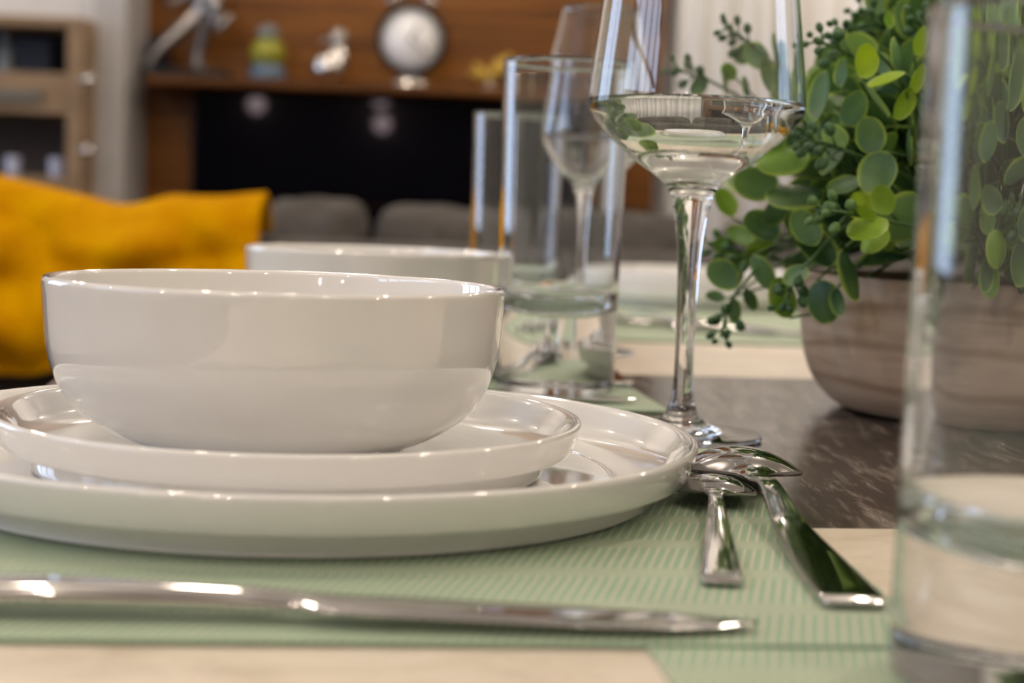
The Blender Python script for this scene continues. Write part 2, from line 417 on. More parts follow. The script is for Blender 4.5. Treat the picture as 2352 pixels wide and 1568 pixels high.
# silver figure
fig = empty('silver_figurine', (osp(440), OY, SZ+.001)); tag(fig, 'silver striding human figurine on a black plinth, leftmost on the walnut shelf', 'figurine')
bb = empty  # noqa
box('plinth', (at(333, 180, OY).x-osp(440), -.05, 0), (at(527, 180, OY).x-osp(440), .05, .028), BLACK, fig, .004)
def fp(px, py, dy=0):
    v = at(px, py, OY); return Vector((v.x-osp(440), dy, v.z-SZ))
bm = bmesh.new()
def limb(pts, rad): tube(bm, [tuple(p) for p in cr_spline([p for p in pts], 5)], [lerp([(i/(len(rad)-1), r) for i, r in enumerate(rad)], k/((len(pts)-1)*5)) for k in range((len(pts)-1)*5+1)], 12)
limb([fp(342, 158, -.02), fp(372, 115, -.02), fp(420, 70, -.01), fp(462, 30)], [.014, .018, .024, .026])
limb([fp(448, 160, .02), fp(456, 115, .02), fp(468, 75, .01), fp(470, 30)], [.014, .018, .022, .026])
limb([fp(466, 38), fp(470, 0), fp(462, -40)], [.03, .033, .03])
limb([fp(478, -30, -.02), fp(500, 10, -.03), fp(500, 70, -.02), fp(535, 40, -.03)], [.018, .02, .017, .010])
limb([fp(450, -30, .02), fp(415, -5, .02), fp(385, 5, .02)], [.017, .014, .011])
sphere(bm, fp(460, -68), .03, (1, 1, 1.25))
limb([fp(330, 159, -.02), fp(355, 157, -.02)], [.012, .012]); limb([fp(440, 161, .02), fp(470, 161, .02)], [.011, .011])
from_bm('body', bm, SILV, fig)
o = box('dark_box', (osp(322)+.012, OY+.04, SZ+.001), (osp(368), OY+.14, at(350, 78, OY).z), NAVY, bev=.006)
tag(o, 'dark navy box behind the foot of the silver striding figurine', 'box')
# colourful ornament
orn = empty('ceramic_ornament', (osp(614), OY, SZ+.001)); tag(orn, 'small glazed ornament with grey top, yellow-green middle and slate blue foot', 'ornament')
lathe('foot', [(0, 0), (.045, 0), (.056, .012), (.053, .035), (.042, .052), (0, .052)], BLUEC, orn, seg=40)
lathe('body', [(0, .0525), (.040, .0525), (.053, .075), (.050, .100), (.034, .125), (0, .128)], LIMEC, orn, seg=40)
lathe('top', [(0, .1285), (.026, .1285), (.034, .142), (.028, .162), (0, .172)], GREYC, orn, seg=40)
# silver bird-like figure
sb = empty('silver_bird', (osp(755), OY, SZ+.001)); tag(sb, 'round polished silver bird ornament left of the alarm clock', 'ornament')
bm = bmesh.new(); sphere(bm, (0, 0, .050), .050, (1.1, .95, 1.0), None, 32, 20); sphere(bm, (.028, 0, .075), .036, (.9, .85, 1.4), None, 24, 16); from_bm('body', bm, CHROME, sb)
bm = bmesh.new(); sphere(bm, (.028, 0, .138), .029, (1, 1, 1.15), None, 24, 16); tube(bm, [(.0, 0, .135), (-.03, 0, .125)], [.010, .002]); from_bm('head', bm, SILV, sb)
# alarm clock
ck = empty('alarm_clock', (osp(942), OY, SZ+.001)); tag(ck, 'large black twin-bell alarm clock with a white round dial on the shelf', 'clock')
cz = at(942, 92, OY).z-SZ; CR = .108
def discy(name, prof, m, parent, c, seg=64):
    bm = lathe_bm(clean(prof), seg)
    for v in bm.verts: v.co = Vector((v.co.x, -v.co.z, v.co.y))+Vector(c)
    return from_bm(name, bm, m, parent)
discy('case', [(0, -.045), (CR*.9, -.045), (CR, -.035), (CR, .015), (CR*.97, .024), (CR*.86, .024), (CR*.85, .012), (0, .012)], BLACK, ck, (0, 0, cz))
discy('dial', [(0, .0125), (CR*.845, .0125), (CR*.845, .0145), (0, .0145)], DIAL, ck, (0, 0, cz))
bm = bmesh.new()
for k in range(12):
    t = k*PI/6; add_box(bm, (-.0025, -.0165, CR*.68), (.0025, -.0150, CR*.79))
    for v in bm.verts[-8:]: v.co = Matrix.Rotation(t, 3, 'Y') @ v.co
rg = [bm.verts.new((r_*math.sin(k*PI/24), -.0152, r_*math.cos(k*PI/24))) for r_ in (CR*.785, CR*.80) for k in range(48)]
for k in range(48): bm.faces.new((rg[k], rg[(k+1) % 48], rg[48+(k+1) % 48], rg[48+k]))
for v in bm.verts: v.co.z += cz
from_bm('dial_marks', bm, BLACK, ck, False)
for (L, w, ang) in ((.050, .005, .5), (.068, .0035, 2.3)):
    bm = bmesh.new(); add_box(bm, (-w/2, -.019, -.01), (w/2, -.0175, L)); 
    for v in bm.verts: v.co = Matrix.Rotation(ang, 3, 'Y') @ v.co+Vector((0, 0, cz))
    from_bm('hand', bm, BLACK, ck, False)
for sx in (-1, 1):
    bm = lathe_bm(clean([(0, .026), (.018, .022), (.030, .010), (.034, 0), (.031, 0), (.026, .010), (0, .018)]), 32)
    tube(bm, [(0, 0, .02), (0, 0, -.03)], .004)
    R = Matrix.Rotation(sx*.45, 3, 'Y')
    for v in bm.verts: v.co = R @ (v.co+Vector((0, 0, CR+.018)))+Vector((0, 0, cz))
    from_bm('bell', bm, CHROME, ck)
bm = bmesh.new(); tube(bm, [(-.02, 0, cz+CR), (-.02, 0, cz+CR+.05), (0, 0, cz+CR+.06), (.02, 0, cz+CR+.05), (.02, 0, cz+CR)], .004); from_bm('carry_handle', bm, CHROME, ck)
lathe('base', [(0, 0), (.068, 0), (.070, .006), (.060, .020), (.030, .034), (.02, max(.036, cz-CR+.004)), (0, max(.037, cz-CR+.005))], CHROME, ck, n=3, seg=48)
# gold ornament
gd = empty('gold_ornament', (osp(1125), OY, SZ+.001)); tag(gd, 'gold leaf-shaped ornament right of the alarm clock', 'ornament')
lathe('base', [(0, 0), (.03, 0), (.03, .008), (.008, .014), (.006, .03), (0, .03)], SILV, gd, n=2, seg=24)
for k, (dx, dz, s) in enumerate(((.075, .105, 1), (.03, .075, .9), (-.05, .055, .85), (-.075, .03, .7), (.09, .07, .8))):
    bm = bmesh.new(); d = Vector((dx, 0, dz)); R = Vector((1, 0, 0)).rotation_difference(d).to_matrix()
    sphere(bm, Vector((0, 0, .025))+d*.45, .05*s, (1, .18, .30), R, 20, 12); from_bm('leaf', bm, GOLD, gd)

# curtain on the right of the panel wall
bm = bmesh.new(); N = 420; x0, x1 = at(1545, 100, 4.95).x, 2.6
prev = None
for k in range(N+1):
    t = k/N; x = x0+(x1-x0)*t; y = 4.93+.015*math.sin(t*2*PI*21)+.012*math.sin(t*61+1)
    a1, b1, = bm.verts.new((x, y, ZF+.02)), bm.verts.new((x, y, ZC-.04))
    if prev: bm.faces.new((prev[0], a1, b1, prev[1]))
    prev = (a1, b1)
cur = from_bm('curtain', bm, mat('pale grey curtain cloth', (.70, .69, .68), .9), None)
md = cur.modifiers.new('thickness', 'SOLIDIFY'); md.thickness = .002
tag(cur, 'pale grey pleated curtain against the far wall behind the plant', 'curtain')

# ------------------------------------------------------------------ sofa and throw
SY = 2.25
sofa = empty('sofa', (-.1, SY+.35, ZF)); tag(sofa, 'taupe grey sofa with plump back cushions beyond the table', 'sofa')
def sfb(name, lo, hi, bev, m=SOFA):
    o = sofa.location
    b = box(name, [lo[i]-o[i] for i in range(3)], [hi[i]-o[i] for i in range(3)], m, sofa, bev, 4, True); return b
sfb('base', (-1.5, SY+.02, ZF+.12), (1.35, SY+.93, ZF+.32), .03)
sfb('backrest', (-1.5, SY, ZF+.1), (1.35, SY+.16, .045), .04)
sfb('armrest', (-1.62, SY, ZF+.08), (-1.49, SY+.95, -.13), .04); sfb('armrest', (1.34, SY, ZF+.08), (1.47, SY+.95, -.13), .04)
for k in range(3): sfb('seat_cushion', (-1.48+k*.945, SY+.30, ZF+.33), (-1.48+(k+1)*.945-.01, SY+.95, ZF+.47), .05)
for sx in (-1.4, 1.25):
    for y in (SY+.08, SY+.88): sfb('leg', (sx-.03, y-.03, ZF), (sx+.03, y+.03, ZF+.119), .004, BLACK)
def cushion(name, c, hx, hy, hz, parent, m, seed=0):
    bm = bmesh.new(); bmesh.ops.create_cube(bm, size=2); bmesh.ops.subdivide_edges(bm, edges=bm.edges[:], cuts=14, use_grid_fill=True)
    for v in bm.verts:
        p = v.co; ex = 1-(abs(p.x)**4)*.0; 
        th = (max(0, 1-abs(p.x)**3.2)*max(0, 1-abs(p.z)**3.2))**.5
        x, y, z = p.x, p.y, p.z
        L = Vector((x, 0, z)); rr = (abs(x)**7+abs(z)**7)**(1/7); mx = max(abs(x), abs(z), 1e-6)
        k = mx/rr if rr > 0 else 1
        y2 = y*(.12+.88*th)
        nz = noise.noise(Vector((x*1.6+seed, z*1.6, y)))*.05
        v.co = Vector((x*k*hx, y2*hy*(1+nz*3), z*k*hz*(1+nz)))
    o = from_bm(name, bm, m, parent, True, Vector(c)-parent.location if parent else Vector(c)); return o
topz = .092
for (x0_, x1_, tz, sd) in ((-.98, -.335, .07, 3), (at(590, 470, SY+.2).x, at(843, 470, SY+.2).x, .103, 0), (at(850, 480, SY+.2).x, at(1190, 480, SY+.2).x, .101, 5), (at(1195, 480, SY+.2).x, .30, .104, 9), (.31, .80, .10, 2)):
    cushion('back_cushion', ((x0_+x1_)/2, SY+.27, tz-.20), (x1_-x0_)/2, .10, .20, sofa, SOFA, sd)
# mustard throw over the sofa back
bm = bmesh.new()
xr = at(598, 500, SY-.03).x; xl = -1.15
NX, NS = 110, 60; grid = []
for i in range(NX+1):
    u = i/NX; x = xl+(xr-xl)*u
    zt = lerp([(-2, .09), (-.76, .115), (-.70, .103), (-.63, .084), (-.59, .078), (-.55, .081), (-.50, .091), (-.42, .094), (-.36, .101), (0, .101)], x)
    zb = lerp([(-2, -.18), (-.76, -.172), (-.72, -.160), (-.60, -.140), (-.36, -.13), (0, -.13)], x)
    row = []
    for j in range(NS+1):
        s = j/NS
        if s < .18:   # behind the top edge
            t = s/.18; y = SY+.09-.05*t; z = zt-.05*(1-t)**1.5
        elif s < .26:
            t = (s-.18)/.08; ang = t*PI/2; y = SY+.04-.052*math.sin(ang); z = zt-.03*(1-math.cos(ang))
        else:
            t = (s-.26)/.74; y = SY-.016-.02*t; z = zt-.03-(zt-.03-zb)*t
        nz = noise.noise(Vector((x*5.5-z*6, z*9, 3.1)))*.085+noise.noise(Vector((x*13, z*14+x*9, 8)))*.030
        amp = min(1, max(0, (s-.18)/.2))
        y -= amp*(.066+nz)
        z += noise.noise(Vector((x*14, 1, s*3)))*.006
        row.append(bm.verts.new((x+noise.noise(Vector((z*9, 4, 0)))*.006*(u > .97), y, z)))
    grid.append(row)
for i in range(NX):
    for j in range(NS): bm.faces.new((grid[i][j], grid[i+1][j], grid[i+1][j+1], grid[i][j+1]))
th_o = from_bm('throw_blanket', bm, THROW, None)
md = th_o.modifiers.new('thickness', 'SOLIDIFY'); md.thickness = .012; md.offset = 1
md = th_o.modifiers.new('round', 'SUBSURF'); md.levels = 1; md.render_levels = 1
tag(th_o, 'mustard yellow boucle throw draped over the back of the grey sofa', 'blanket')

# ------------------------------------------------------------------ the table
TROT = math.radians(8.0)
tab = empty('dining_table', (0, .75, ZF), TROT); tag(tab, 'long stone-topped dining table with a dark band between light slabs', 'table')
ct, st = math.cos(TROT), math.sin(TROT)
def tl(x, y):      # world -> table frame
    dx, dy = x, y-.75; return dx*ct+dy*st, -dx*st+dy*ct
uL = tl(-.247, .85)[0]; uR = uL+.95
v1 = tl(.115, .5095)[1]; v2 = tl(.15, .989)[1]; vN, vF = v1-1.0, v2+1.05
T = -ZF
box('tabletop', (uL, vN, T-.03), (uR, v1, T), STONE_L, tab, .0002)
box('center_slab', (uL, v1, T-.03), (uR, v2, T), STONE_D, tab, .0002)
box('tabletop', (uL, v2, T-.03), (uR, vF, T), STONE_L, tab, .0002)
box('apron', (uL+.06, vN+.1, T-.09), (uR-.06, vF-.1, T-.0305), BLACK, tab)
for u in (uL+.08, uR-.08):
    for v in (vN+.15, vF-.15): box('leg', (u-.035, v-.035, 0), (u+.035, v+.035, T-.0905), BLACK, tab, .003)

# placemats
MT = .0014
def placemat(corner, w, d, rot, label, skew=0.0, z=0.0004):
    """corner = near right corner; w across, d away"""
    o = empty('tmp'); COL.objects.unlink(o); bpy.data.objects.remove(o)
    bm = bmesh.new(); add_box(bm, (-w, 0, 0), (0, d, MT), .0005, 2)
    for v in bm.verts: v.co.x += v.co.y*skew
    m = from_bm('placemat', bm, WEAVE, None, False, (corner[0], corner[1], z), rot)
    tag(m, label, 'placemat', 'woven sage green placemats'); return m
R7 = math.radians(6.0)
placemat((.1050, .3625), .28, .302, R7, 'woven sage green placemat under the stacked plates, knife and two spoons', .055)
placemat((.0815, .789), .30, .31, math.radians(7), 'woven sage green placemat under the empty tall tumbler and the rear bowl')
placemat((.47, 1.275), .50, .66, math.radians(7), 'woven sage green placemat under the far plate stack behind the wine glass stem', z=.0004)
o = placemat((.42, .04), .355, .33, math.radians(7), 'woven sage green placemat at the near right corner, under the near tumbler', z=-.0012+.0016)
o.location = (.425, .0815, .0004)
o.scale.z = .25

# ------------------------------------------------------------------ porcelain
Z0 = .0020
def plate_profile(R, h, foot, fl, fr):
    """closed profile: outside from the foot up to the rim and back inside"""
    w = .0032
    return [(0, .0020), (foot-.008, .0020), (foot-.006, .0002), (foot-.003, 0), (foot, .0008), (foot+.001, h*.30), (foot+.0015, h*.36),
            (R-.0050, h*.42), (R-.0030, h*.50), (R-.0012, h*.72), (R-.0002, h*.90), (R-.0004, h*.972), (R-.0015, h), (R-.0028, h*.985),
            (R-.0042, h*.93), (R-.0065, h*.78), (R-.0105, h*.55), (R-.018, fl+.0022), (R-.029, fl+.0004), (R-.042, fl), (0, fl)]
def place(o, x, y, z, label, cat, group):
    o.location = (x, y, z); return tag(o, label, cat, group)
def plateA(): return lathe('dinner_plate', plate_profile(.140, .0207, .1245, .0062, 0), PORC, n=5, seg=200)
def plateB(): return lathe('salad_plate', plate_profile(.1015, .0195, .088, .0056, 0), PORC, n=5, seg=180)
BP = [(0, .0035), (.040, .0035), (.0405, .0005), (.0425, 0), (.0448, .0006), (.0462, .0026), (.0500, .0040), (.0585, .0078), (.0672, .0138), (.0726, .0210), (.0760, .0295),
      (.0776, .0375), (.0785, .0495), (.0790, .0560), (.0788, .0578), (.0778, .0586), (.0766, .0580), (.0760, .0560), (.0750, .046), (.0740, .0375), (.0722, .0305),
      (.0685, .0225), (.0620, .0150), (.0515, .0098), (.0350, .0068), (0, .0060)]
def bowl(): return lathe('cereal_bowl', BP, PORC, n=5, seg=200)
place(plateA(), -.0738, .5475, Z0, 'large white porcelain plate at the bottom of the near stack', 'plate', 'large white plates')
zB = Z0+.0062+.0002
place(plateB(), -.0759, .5448, zB, 'smaller white porcelain plate between the near bowl and the large plate', 'plate', 'small white plates')
zC = zB+.0056+.0002
zC = .0710-.0586
zC = max(zC, zB+.0058)
place(bowl(), -.0819, .5436, zC, 'deep white porcelain bowl on top of the near plate stack', 'bowl', 'white bowls')
# second setting
bx, by = -.0865, .965
place(plateB(), bx, by, Z0, 'white porcelain plate at the bottom of the stack behind the near bowl', 'plate', 'small white plates')
place(lathe('side_plate', plate_profile(.088, .0170, .070, .0056, 0), PORC, n=5, seg=140), bx, by, Z0+.0062, 'white porcelain plate directly under the rear bowl', 'plate', 'small white plates')
place(bowl(), bx, by, Z0+.0062+.0062, 'white porcelain bowl behind the near bowl, partly hidden by it', 'bowl', 'white bowls')
# third setting
p = Vector((.205, 1.775, 0))
place(plateA(), p.x, p.y, Z0, 'large white porcelain plate on the far placemat, behind the wine glass stem', 'plate', 'large white plates')
sc = lathe('serving_plate', plate_profile(.128, .026, .104, .0062, 0), PORC, n=5, seg=160); place(sc, p.x, p.y+.0, Z0+.0064, 'large white porcelain plate in the middle of the far stack', 'plate', 'large white plates')
sh = lathe('soup_plate', plate_profile(.118, .026, .078, .0060, 0), PORC, n=5, seg=160)
place(sh, p.x, p.y, Z0+.0128, 'shallow white porcelain soup plate topping the far stack', 'plate', 'large white plates')

# ------------------------------------------------------------------ glassware
def tumbler(name, R, H, fl, m, Rb=None):
    Rb = Rb or R*.93; t = .0020
    prof = [(0, .0012), (Rb*.6, .0010), (Rb*.86, .0002), (Rb*.93, 0), (Rb*.985, .0012), (Rb, .0035)]
    prof += [(Rb+(R-Rb)*k/6, .0035+(H-.0050)*k/6) for k in range(1, 7)]
    prof += [(R-.0003, H-.0004), (R-t*.5, H), (R-t+.0002, H-.0004)]
    z1 = fl+.016
    prof += [(Rb+(R-Rb)*(z1+(H-.0015-z1)*k/6)/H-t, z1+(H-.0015-z1)*k/6) for k in range(6, -1, -1)]
    ri = Rb+(R-Rb)*z1/H-t
    prof += [(ri*math.cos(a_*PI/16)**.8 if a_ < 8 else 0, fl+.016*(1-math.sin(a_*PI/16))) for a_ in range(1, 9)]
    return lathe(name, prof, m, n=3, seg=160)
t1 = tumbler('tall_tumbler', .0352, .1790, .040, GLASSB, .0330); t1.location = (.0245, .870, Z0)
tag(t1, 'tall clear straight tumbler on the second placemat, between bowl and wine glass', 'glass', 'tall clear tumblers')
t2 = tumbler('tall_tumbler', .0352, .1730, .040, GLASSB, .0330); t2.location = (at(1183, 500, 1.24).x, 1.235, .0008)
tag(t2, 'tall clear tumbler farther back, half hidden behind the nearer empty tumbler', 'glass', 'tall clear tumblers')
t3 = tumbler('tall_tumbler', .0336, .1440, .026, GLASSB, .0342); t3.location = (.1198, .3355, .0023)
tag(t3, 'near clear tumbler cut off by the right edge of the frame', 'glass', 'tall clear tumblers')

def wineglass(sx, sz, liquid=None):
    """sz maps the profile heights of the near glass"""
    out = [(0, .0006), (.020, .0004), (.034, 0), (.0362, .0004), (.0366, .0012), (.0355, .0020), (.024, .0034), (.014, .0055), (.0085, .0095), (.0058, .0150), (.0046, .024),
           (.0043, .040), (.0045, .060), (.0050, .076), (.0058, .0878), (.0069, .0960), (.0084, .1040), (.0106, .1110), (.0140, .1155), (.0180, .1185), (.0243, .1225), (.0315, .1283),
           (.0390, .1350), (.0448, .1410), (.0476, .1450), (.0486, .1495), (.0483, .1550), (.0470, .168), (.0452, .183), (.0434, .1985), (.0412, .214), (.0388, .231), (.0384, .2322), (.0379, .2318)]
    t = .0009
    inn = [(.0403, .214), (.0425, .1985), (.0443, .183), (.0461, .168), (.0474, .1550), (.0477, .1496), (.0467, .1458), (.0440, .1420), (.0382, .1361), (.0307, .1296), (.0235, .1240), (.0165, .1197), (.0095, .1172), (.004, .1164), (0, .1163)]
    o = lathe('wine_glass', [(r*sx(z), z*1.0) for r, z in out+inn], GLASS, n=4, seg=160)
    return o, inn
g1, inn = wineglass(lambda z: 1, None)
g1.location = (.0786, .7100, .0004)
tag(g1, 'large wine glass holding clear liquid, in front of the plant', 'wine glass', 'stemmed wine glasses')
WL = .1505
ip = [(v.x, v.y) for v in cr_spline([(a_, b_, 0) for a_, b_ in inn], 4)]
lp = [(r+.00012, z-.00012) for r, z in ip if z < WL-.0004]
r_top = lp[0][0]
lq = [(0, WL-.0006)]+[(r_top*k/10, WL-.0006) for k in range(1, 10)]+[(r_top-.0008, WL-.0005), (r_top, WL+.0003)]+lp[1:]
lq = [(max(r, 0), z) for r, z in lq]; lq[-1] = (0, lq[-1][1])
li = lathe('wine', lq, WATER, n=1, seg=160, rough_pts=True, loc=(.0786, .7100, .0004))
tag(li, 'clear pale liquid filling the cone of the large wine glass', 'drink')
g2, _ = wineglass(lambda z: lerp([(0, 1), (.11, .9), (.15, .83), (.195, .74), (.24, .60)], z), None)
pg = at(1350, 560, 1.12); g2.location = (pg.x, 1.12, .0008+.0); g2.scale = (1, 1, 1.04)
tag(g2, 'empty slender wine glass farther back, behind the tall tumblers', 'wine glass', 'stemmed wine glasses')

# ------------------------------------------------------------------ cutlery
def cr1(tab, t):
    n_ = len(tab)
    for i in range(n_-1):
        if t <= tab[i+1][0]:
            k = (t-tab[i][0])/(tab[i+1][0]-tab[i][0]); p1, p2 = tab[i][1], tab[i+1][1]
            p0 = tab[i-1][1] if i else p1; p3 = tab[i+2][1] if i+2 < n_ else p2
            return .5*(2*p1+(p2-p0)*k+(2*p0-5*p1+4*p2-p3)*k*k+(3*p1-p0-3*p2+p3)*k**3)
    return tab[-1][1]
def spoon(name, L, bl, bw, hw, neck, zn, zt, zr):
    """along +y from the handle end, lying bowl down. bl/bw bowl length/width, hw handle end width,
    zn height of the neck, zt top of the dome, zr height of the rim at the shoulders"""
    secs = []; NS_ = 150; s0 = L-bl
    for i in range(NS_+1):
        s = L*i/NS_
        if i == 0: s = .0002
        if s < s0:
            t = s/s0
            w = cr1([(0, hw*.98), (.05, hw), (.30, hw*.88), (.60, hw*.62), (.86, neck), (1, neck*1.28)], t)
            if t < .02: w *= .88+.12*math.sqrt(t/.02)
            bot = cr1([(0, .0004), (.12, .0004), (.35, .0012), (.60, .0034), (.85, zn*1.12), (1, zn)], t)
            th = cr1([(0, .0022), (.4, .0026), (.85, .0026), (1, .0017)], t); dm = .00025
            if t < .03: th *= .6+.4*t/.03
        else:
            t = (s-s0)/bl
            w = max(.0006, bw*cr1([(0, neck*1.28/bw), (.07, .235), (.13, .31), (.175, .41), (.21, .55), (.25, .76), (.29, .90), (.35, .98), (.43, 1), (.54, .985), (.66, .93), (.78, .82), (.88, .64), (.95, .42), (.985, .22), (1, .06)], t))
            top = cr1([(0, zn+.0019), (.08, zn+.0021), (.16, zn+(zt-zn)*.42), (.26, zn+(zt-zn)*.80), (.38, zt), (.52, zt*.97), (.70, zt*.78), (.86, zt*.50), (.95, zt*.28), (1, .0022)], t)
            bot = cr1([(0, zn), (.12, zn*.98), (.22, (zn+zr)/2), (.36, zr), (.7, zr*.55), (1, .0004)], t)
            th = lerp([(0, .0017), (.12, .0012), (1, .0011)], t); dm = max(.0002, top-bot-th)
        n = 24; sec = []
        for k in range(n+1):
            u = -1+2*k/n; u = math.copysign(abs(u)**.85, u); sec.append((u*w/2, s, bot+th+dm*(1-abs(u)**2.2)))
        for k in range(n, -1, -1):
            u = -1+2*k/n; u = math.copysign(abs(u)**.85, u); sec.append((u*w/2*.99, s, bot+dm*(1-abs(u)**2.2)))
        secs.append(sec)
    return loft(secs)
zM = .0004+MT+.0003
s1 = from_bm('table_spoon', spoon('s', .216, .074, .0440, .0165, .0064, .0084, .0152, .0064), STEEL, None, True, (.0900, .3925, zM), math.radians(1.6))
tag(s1, 'large steel table spoon lying face down on the placemat, right of the smaller one', 'spoon', 'steel spoons')
s2 = from_bm('tea_spoon', spoon('s', .152, .049, .0300, .0108, .0044, .0056, .0098, .0040), STEEL, None, True, (.0582, .4110, zM), math.radians(-6.0))
tag(s2, 'small steel teaspoon lying face down between the large plate and the table spoon', 'spoon', 'steel spoons')
def knife_bm(L=.225):
    secs = []; N_ = 110; hb = .118
    for i in range(N_+1):
        s = max(.0002, min(L-.0001, L*i/N_))
        if s < hb:
            t = s/hb
            w = interp([(0, .0125), (.08, .0148), (.5, .0135), (.85, .0098), (1, .0105)], t); h = interp([(0, .0055), (.1, .0068), (.6, .0070), (.9, .0062), (1, .0045)], t)
            if t < .03: w *= .6+.4*math.sqrt(t/.03); h *= .5+.5*math.sqrt(t/.03)
            zc = interp([(0, .0036), (.5, .0052), (1, .0042)], t); oy = 0; p_ = 2.6
        else:
            t = (s-hb)/(L-hb)
            w = lerp([(0, .0105), (.06, .0155), (.2, .0178), (.6, .0185), (.78, .0165), (.9, .0110), (.97, .0055), (1, .0012)], t)
            h = lerp([(0, .0045), (.08, .0030), (.4, .0022), (1, .0010)], t)
            zc = lerp([(0, .0042), (.1, .0040), (1, .0016)], t); oy = (w-.0105)*.12; p_ = 2.0
        sec = []
        for k in range(28):
            a_ = 2*PI*k/28; c_, s_ = math.cos(a_), math.sin(a_)
            sec.append((s, -oy+w/2*math.copysign(abs(c_)**(2/p_), c_), zc+h/2*math.copysign(abs(s_)**(2/p_), s_)))
        secs.append(sec)
    return loft(secs)
k1 = from_bm('table_knife', knife_bm(.228), STEEL, None, True, (-.1660, .3570, zM), math.radians(2.9))
tag(k1, 'steel table knife along the near edge of the placemat, in front of the plates', 'knife', 'steel knives')
k2 = k1.copy(); COL.objects.link(k2); k2.location = (-.160, .795, zM+.0001); k2.rotation_euler.z = math.radians(5)
tag(k2, 'steel table knife behind the near plates, its tip showing left of the wine glass foot', 'knife', 'steel knives')
def cpo(o, loc, rz, lab, grp=None):
    c = o.copy(); COL.objects.link(c); c.location = loc; c.rotation_euler.z = rz; c['label'] = lab
    return c
cpo(s1, (.062, .888, zM), math.radians(5), 'steel table spoon on the second placemat, between tall tumbler and wine glass stem')
cpo(s1, (.225, 1.335, zM), math.radians(58), 'steel table spoon in front of the far plates, nearest the plant')
cpo(s2, (.275, 1.300, zM), math.radians(66), 'steel teaspoon in front of the far plates, beside the larger spoon')
cpo(k1, (.03, 1.37, zM), math.radians(-2), 'steel table knife in front of the far plates, behind the wine glass stem')

# ------------------------------------------------------------------ plant in a wooden pot
PX_, PY_ = .2500, .8380
plant = empty('potted_plant', (PX_, PY_, 0)); tag(plant, 'bushy artificial eucalyptus in a round pale wooden pot', 'plant')
lathe('pot', [(0, .0006), (.054, .0006), (.068, .0012), (.0765, .0052), (.0858, .0150), (.0915, .0280), (.0942, .0430), (.0948, .0580), (.0944, .0680), (.0940, .0712), (.0932, .0728), (.0915, .0730), (.0898, .0715),
              (.0890, .0660), (.0885, .052), (.0865, .040), (.080, .028), (.062, .018), (.02, .0145), (0, .014)], POTW, plant, n=5, seg=128)
lathe('soil', [(0, .065), (.045, .066), (.084, .0635), (.0875, .062), (.084, .058), (0, .056)], SOIL, plant, n=1, seg=64)
PC = Vector((.264, .850, .118)); PR = .150
bl_ = bmesh.new(); lay = bl_.loops.layers.float_color.new('leaf')
bs = bmesh.new(); bb_ = None; layb = None
CAMP = Vector((0, 0, CAM_H))
def add_leaf(base, tipdir, normal, L, Wd, tint, cup=.18):
    """obovate cupped leaf; base point, direction to the tip, face normal"""
    t = tipdir.normalized(); n = (normal-normal.dot(t)*t).normalized(); s = t.cross(n)
    NU, NV = 13, 8; rows = []
    ph = random.random()*6; wav = random.uniform(.01, .05)
    for i in range(NU+1):
        a = (1-math.cos(PI*i/NU))/2
        hw = Wd/2*math.sqrt(max(0, 1-(2*min(1, a**.88)-1)**2))
        if a < .25: hw = max(hw*(.72+.28*a/.25), Wd*.02)
        row = []
        for j in range(NV+1):
            b = -1+2*j/NV
            z = cup*L*(b*b*.35*(hw/(Wd/2))+(a-.45)**2*.75)+wav*L*.4*math.sin(ph+a*4+b*2)
            p = base+t*(a*L)+s*(b*hw)+n*z
            rimv = max(abs(b)**1.3, abs(2*a-1)**2.2)
            row.append((bl_.verts.new(p), (tint, a, min(1, rimv), 1)))
        rows.append(row)
    for i in range(NU):
        for j in range(NV):
            q = (rows[i][j], rows[i][j+1], rows[i+1][j+1], rows[i+1][j])
            f = bl_.faces.new([v[0] for v in q])
            for lp_, v in zip(f.loops, q): lp_[lay] = v[1]
def add_bud(c, d, r, tint=.4):
    R = Vector((0, 0, 1)).rotation_difference(d.normalized()).to_matrix()
    n0 = len(bb_.faces); q = bmesh.ops.create_uvsphere(bb_, u_segments=9, v_segments=7, radius=1)
    for w in q['verts']:
        w.co = R @ Vector((w.co.x*r, w.co.y*r, w.co.z*r*1.35))+c
    for f in {f for v in q['verts'] for f in v.link_faces}:
        for lp_ in f.loops: lp_[layb] = (tint+random.uniform(-.06, .06), .3, .35, 1)
def rnd_dir():
    while True:
        v = Vector((random.uniform(-1, 1), random.uniform(-1, 1), random.uniform(-1, 1)))
        if .1 < v.length < 1: return v.normalized()
def cluster(tip, back, n=9, r=.0030, tint=.38, stem_to=None):
    """bud cluster at the tip of a sprig; back = direction towards the stem"""
    global bb_, layb
    bb_ = bmesh.new(); layb = bb_.loops.layers.float_color.new('leaf')
    back = back.normalized(); side = back.cross(rnd_dir()).normalized(); L = .022
    tube(bs, [tip, tip+back*L*.5+side*.001, tip+back*L], [.0006, .0008, .0010], 6)
    for k in range(n):
        f = k/(n-1); c0 = tip+back*L*f*.95; ang = k*2.4
        o2 = side.copy(); o2.rotate(Matrix.Rotation(ang, 3, back)); d = (o2*.8-back*.7).normalized()
        ln = .004+.006*f; c1 = c0+d*ln
        if k > 0: tube(bs, [c0, c1], [.0007, .0005], 5)
        add_bud(c1+d*r*.8, d, r*(.62+.45*f), tint)
    from_bm('bud_cluster', bb_, LEAF, plant, True, -plant.location)
    return tip+back*L
def branch(a, b, sag=0, r0=.0011, r1=.0015):
    m_ = (a+b)/2+Vector((0, 0, sag)); pts = [tuple(p) for p in cr_spline([a, m_, b], 5)]
    tube(bs, pts, [r0+(r1-r0)*k/(len(pts)-1) for k in range(len(pts))], 6)
